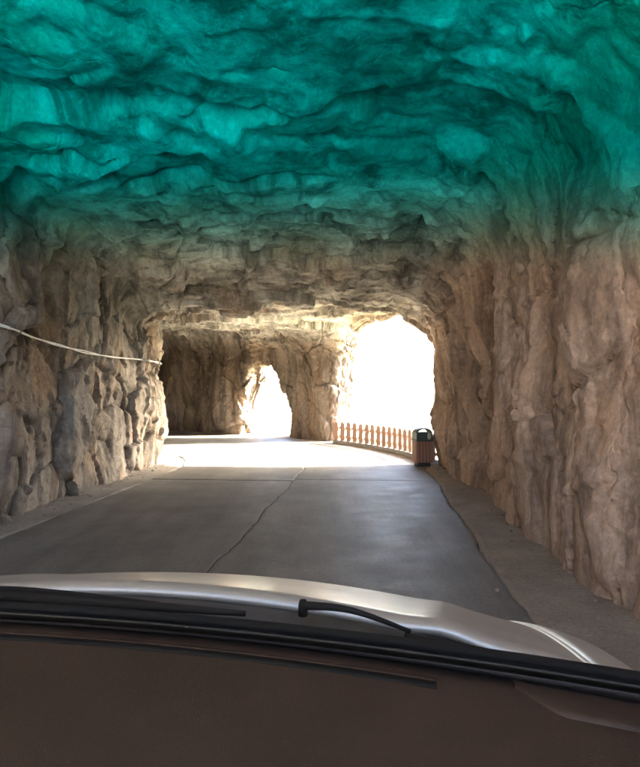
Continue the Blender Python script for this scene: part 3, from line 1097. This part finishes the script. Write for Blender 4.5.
# roof, pillars, doors
P = []
for i in range(21):
    w = -0.70 + 1.4 * i / 20
    row = []
    for j in range(15):
        a = j / 14
        v_ = vtop(w / 0.87) + 0.02 + (-2.2 - vtop(w / 0.87)) * a
        z = ZT + 0.01 + 0.07 * math.sin(math.pi * min(1, a * 0.8 + 0.05)) - 0.05 * (w / 0.7) ** 2
        row.append(cp(w, v_, z))
    P.append(row)
v, f = slab_data(P, (0, 0, -0.035))
mesh_obj('roof', v, f, M_PAINT, car, True)
v, f = slab_data([[q + Vector((0, 0, -0.040)) for q in r] for r in P], (0, 0, -0.012))
mesh_obj('headliner', v, f, M_LINER, car, True)
def bar(name, a, b, ra, rb, m):
    v, f = tube_data([a, (a + b) / 2, b], [ra, (ra + rb) / 2, rb], 10)
    return mesh_obj(name, v, f, m, car, True)
for side in (-1, 1):
    bar('windscreen_pillar', cp(side * 0.845, vb(0.8) - 0.02, ZB - 0.08), cp(side * 0.72, vtop(0.8) - 0.02, ZT - 0.03), 0.045, 0.04, M_PAINT)
    bar('door_pillar', cp(side * 0.84, -0.55, 1.02), cp(side * 0.70, -0.60, ZT - 0.02), 0.05, 0.05, M_PAINT)
    bar('rear_pillar', cp(side * 0.83, -2.1, 1.02), cp(side * 0.66, -1.95, ZT - 0.06), 0.09, 0.08, M_PAINT)
    for nm, v0, v1 in (('front_door', -0.55, 0.76), ('rear_door', -1.62, -0.565), ('rear_quarter', -2.5, -1.635)):
        P = []
        for i in range(13):
            v_ = v0 + (v1 - v0) * i / 12
            row = []
            for wz, z in ((0.855, 1.03), (0.885, 1.0), (0.905, 0.86), (0.915, 0.7), (0.905, 0.5), (0.88, 0.3)):
                if nm == 'rear_quarter':
                    r_ = abs(v_ + 2.0)
                    if r_ < 0.37 and z < 0.8: z = max(z, 0.34 + math.sqrt(0.37 ** 2 - r_ ** 2) - 0.02)
                row.append(cp(side * wz, v_, z))
            P.append(row)
        v, f = slab_data(P, (-side * 0.03, 0, 0))
        dr = mesh_obj(nm, v, f, M_PAINT, car, True)
        if nm != 'rear_quarter':
            bm = box_bm(0.03, 0.20, 0.03, bevel=0.012)
            for vv in bm.verts: vv.co = cp(side * 0.925 + vv.co.x, v0 + 0.2 + vv.co.y, 0.88 + vv.co.z)
            bm_obj('handle', bm, M_PAINT, dr)
    # side glass
    P = [[cp(side * 0.862, -0.55, 1.03), cp(side * 0.72, -0.60, ZT - 0.07)], [cp(side * 0.862, 0.78, 1.03), cp(side * 0.735, 0.08, ZT - 0.07)]]
    v, f = slab_data(P, (-side * 0.004, 0, 0)); mesh_obj('side_window', v, f, M_GLASS, car)
    P = [[cp(side * 0.862, -2.05, 1.03), cp(side * 0.70, -1.9, ZT - 0.08)], [cp(side * 0.862, -0.565, 1.03), cp(side * 0.72, -0.61, ZT - 0.07)]]
    v, f = slab_data(P, (-side * 0.004, 0, 0)); mesh_obj('side_window', v, f, M_GLASS, car)
P = [[cp(w, -2.52 + 0.1 * w * w, 0.3), cp(w, -2.6 + 0.1 * w * w, 0.6), cp(w, -2.56 + 0.1 * w * w, 1.02)] for w in np.linspace(-0.87, 0.87, 13)]
v, f = slab_data(P, (0, 0.03, 0)); mesh_obj('tailgate', v, f, M_PAINT, car, True)
P = [[cp(w, -2.54, 1.03), cp(w * 0.84, -2.15, ZT - 0.02)] for w in np.linspace(-0.80, 0.80, 9)]
v, f = slab_data(P, (0, 0.005, 0)); mesh_obj('rear_window', v, f, M_GLASS, car)
P = [[cp(w, v_, 0.28) for v_ in np.linspace(-2.5, 0.75, 5)] for w in np.linspace(-0.86, 0.86, 5)]
v, f = slab_data(P, (0, 0, -0.04)); mesh_obj('floor_pan', v, f, M_TRIM, car)
P = [[cp(w, vb(w) - 0.02, z) for z in (0.28, 0.6, 1.0)] for w in np.linspace(-0.84, 0.84, 9)]
v, f = slab_data(P, (0, 0.03, 0)); mesh_obj('bulkhead', v, f, M_TRIM, car)
# wheels
for side in (-1, 1):
    for vv_ in (1.42, -2.0):
        prof_w = [(0.20, -0.09), (0.30, -0.105), (0.325, -0.09), (0.335, -0.05), (0.338, 0.0), (0.335, 0.05), (0.325, 0.09), (0.30, 0.105), (0.20, 0.09)]
        P = []
        for i in range(33):
            a = 2 * math.pi * i / 32
            P.append([Vector((side * 0.80 + x, vv_ + r_ * math.cos(a), 0.338 + r_ * math.sin(a))) for r_, x in prof_w])
        v, f = grid_data(P)
        wheel = mesh_obj('wheel', v, f, M_TYRE, car, True)
        bm = bmesh.new()
        bmesh.ops.create_cone(bm, cap_ends=True, segments=24, radius1=0.205, radius2=0.205, depth=0.12)
        for x in bm.verts: x.co = Vector((side * 0.815 + x.co.z, vv_ + x.co.x, 0.338 + x.co.y))
        bm_obj('rim', bm, M_RIM, wheel)

# dashboard
P = []
for i in range(57):
    w = -0.82 + 1.64 * i / 56
    row = []
    for j, (dv, z) in enumerate([(0.0, -0.012), (-0.03, -0.014), (-0.07, -0.018), (-0.12, -0.023), (-0.20, -0.032), (-0.28, -0.045),
                                 (-0.36, -0.064), (-0.42, -0.088), (-0.46, -0.12), (-0.48, -0.17), (-0.47, -0.26), (-0.44, -0.40)]):
        crown = 0.006 * math.cos(w * 2.0) * min(1, j / 4)
        bin_ = 0.055 * math.exp(-((w + 0.38) / 0.17) ** 4) * math.exp(-((dv + 0.36) / 0.10) ** 2)
        row.append(cp(w, vb(w) - 0.004 + dv * (1 - 0.05 * w * w), ZB + z + crown + bin_ - 0.012 * w * w))
    P.append(row)
v, f = slab_data(P, (0, 0.0, -0.03))
dash = mesh_obj('dashboard', v, f, M_DASH, car, True)
def dash_z(w, dv):
    tbl = [(-0.48, -0.17), (-0.46, -0.12), (-0.42, -0.088), (-0.36, -0.064), (-0.28, -0.045), (-0.20, -0.032), (-0.12, -0.023), (-0.07, -0.018), (-0.03, -0.014), (0.0, -0.012)]
    z = float(np.interp(dv, [a for a, b in tbl], [b for a, b in tbl]))
    j = float(np.interp(-dv, [0, 0.03, 0.07, 0.12, 0.2], [0, 1, 2, 3, 4]))
    return ZB + z + 0.006 * math.cos(w * 2.0) * min(1, j / 4) - 0.012 * w * w
def dash_pt(w, dv, lift=0.0): return cp(w, vb(w) - 0.004 + dv * (1 - 0.05 * w * w), dash_z(w, dv) + lift)
# defroster slot: raised lip with a dark slit
ws_line = np.linspace(-0.62, 0.475, 50)
P = [[dash_pt(w, dv, l) for dv, l in ((-0.034, 0.0002), (-0.038, 0.0015), (-0.044, 0.002), (-0.046, 0.0005))] for w in ws_line]
v, f = slab_data(P, (0, 0, -0.004)); slot = mesh_obj('defroster_lip', v, f, M_DASH, dash, True)
P = [[dash_pt(w, dv, 0.0022) for dv in (-0.0465, -0.055, -0.063)] for w in ws_line]
v, f = slab_data(P, (0, 0, -0.004)); mesh_obj('defroster_slot', v, f, M_BLACK, dash, True)
# end panel by the right pillar
P = []
for i in range(17):
    w = 0.585 + 0.225 * i / 16
    k = min(1, (i + 1.5) / 5)
    P.append([dash_pt(w, -0.004 - 0.072 * b / 6 * k, 0.004 if 0 < b < 6 else 0.001) for b in range(7)])
v, f = slab_data(P, (0, 0, -0.005)); mesh_obj('side_vent_panel', v, f, M_DASH, dash, True)
# steering wheel in front of the left seat
swc = Vector((-0.38, 0.30, 0.93)); ax = Vector((0, -0.87, 0.5)).normalized()
sx_, sy_ = Vector((1, 0, 0)), ax.cross(Vector((1, 0, 0)))
pts = [swc + (sx_ * math.cos(a) + sy_ * math.sin(a)) * 0.185 for a in np.linspace(0, 2 * math.pi, 41)]
v, f = tube_data([cp(*p_) for p_ in pts], 0.016, 10, False)
sw = mesh_obj('steering_wheel', v, f, M_BLACK, car, True)
for a in (0.1, math.pi - 0.1, -math.pi / 2):
    v, f = tube_data([cp(*swc), cp(*(swc + (sx_ * math.cos(a) + sy_ * math.sin(a)) * 0.18))], [0.03, 0.015], 8)
    mesh_obj('spoke', v, f, M_BLACK, sw, True)
v, f = tube_data([cp(*(swc + ax * 0.03)), cp(*(swc - ax * 0.05)), cp(*(swc - ax * 0.3))], [0.065, 0.07, 0.03], 12)
mesh_obj('hub', v, f, M_BLACK, sw, True)

# wipers: arm from a pivot, blade lying along the cowl
def wiper(name, piv, elbow, tip, blade0, blade1):
    root = empty(name, (0, 0, 0)); root.parent = car
    v, f = tube_data([cp(*piv) + Vector((0, 0, -0.018)), cp(*piv), cp(*piv) + Vector((0, 0, 0.010))], [0.0085, 0.0085, 0.006], 12)
    mesh_obj('pivot_cap', v, f, M_BLACK, root, True)
    pts = catmull([cp(*piv), cp(*elbow), cp(*tip)], 8)
    v, f = tube_data(pts, [0.0085 - 0.005 * i / (len(pts) - 1) for i in range(len(pts))], 8)
    mesh_obj('arm', v, f, M_BLACK, root, True)
    b0, b1 = Vector(blade0), Vector(blade1)
    line = []
    for k in range(21):
        q = b0.lerp(b1, k / 20)
        line.append(cp(q.x, q.y - 0.03 * math.sin(math.pi * k / 20) * 0.3, q.z + 0.006 * math.sin(math.pi * k / 20)))
    v, f = tube_data(line, [0.005 + 0.005 * math.sin(math.pi * k / 20) for k in range(21)], 8)
    mesh_obj('blade', v, f, M_BLACK, root, True)
zt = ZB + 0.0
wiper('wiper', (0.25, 1.09, 1.128), (0.335, 1.09, 1.126), (0.44, 1.082, 1.100), (0.43, 1.080, 1.094), (0.79, 1.005, 1.062))
wiper('wiper', (-0.42, 1.10, 1.105), (-0.25, 1.07, 1.125), (0.0, 1.045, 1.128), (-0.50, 1.01, 1.128), (0.16, 1.035, 1.126))
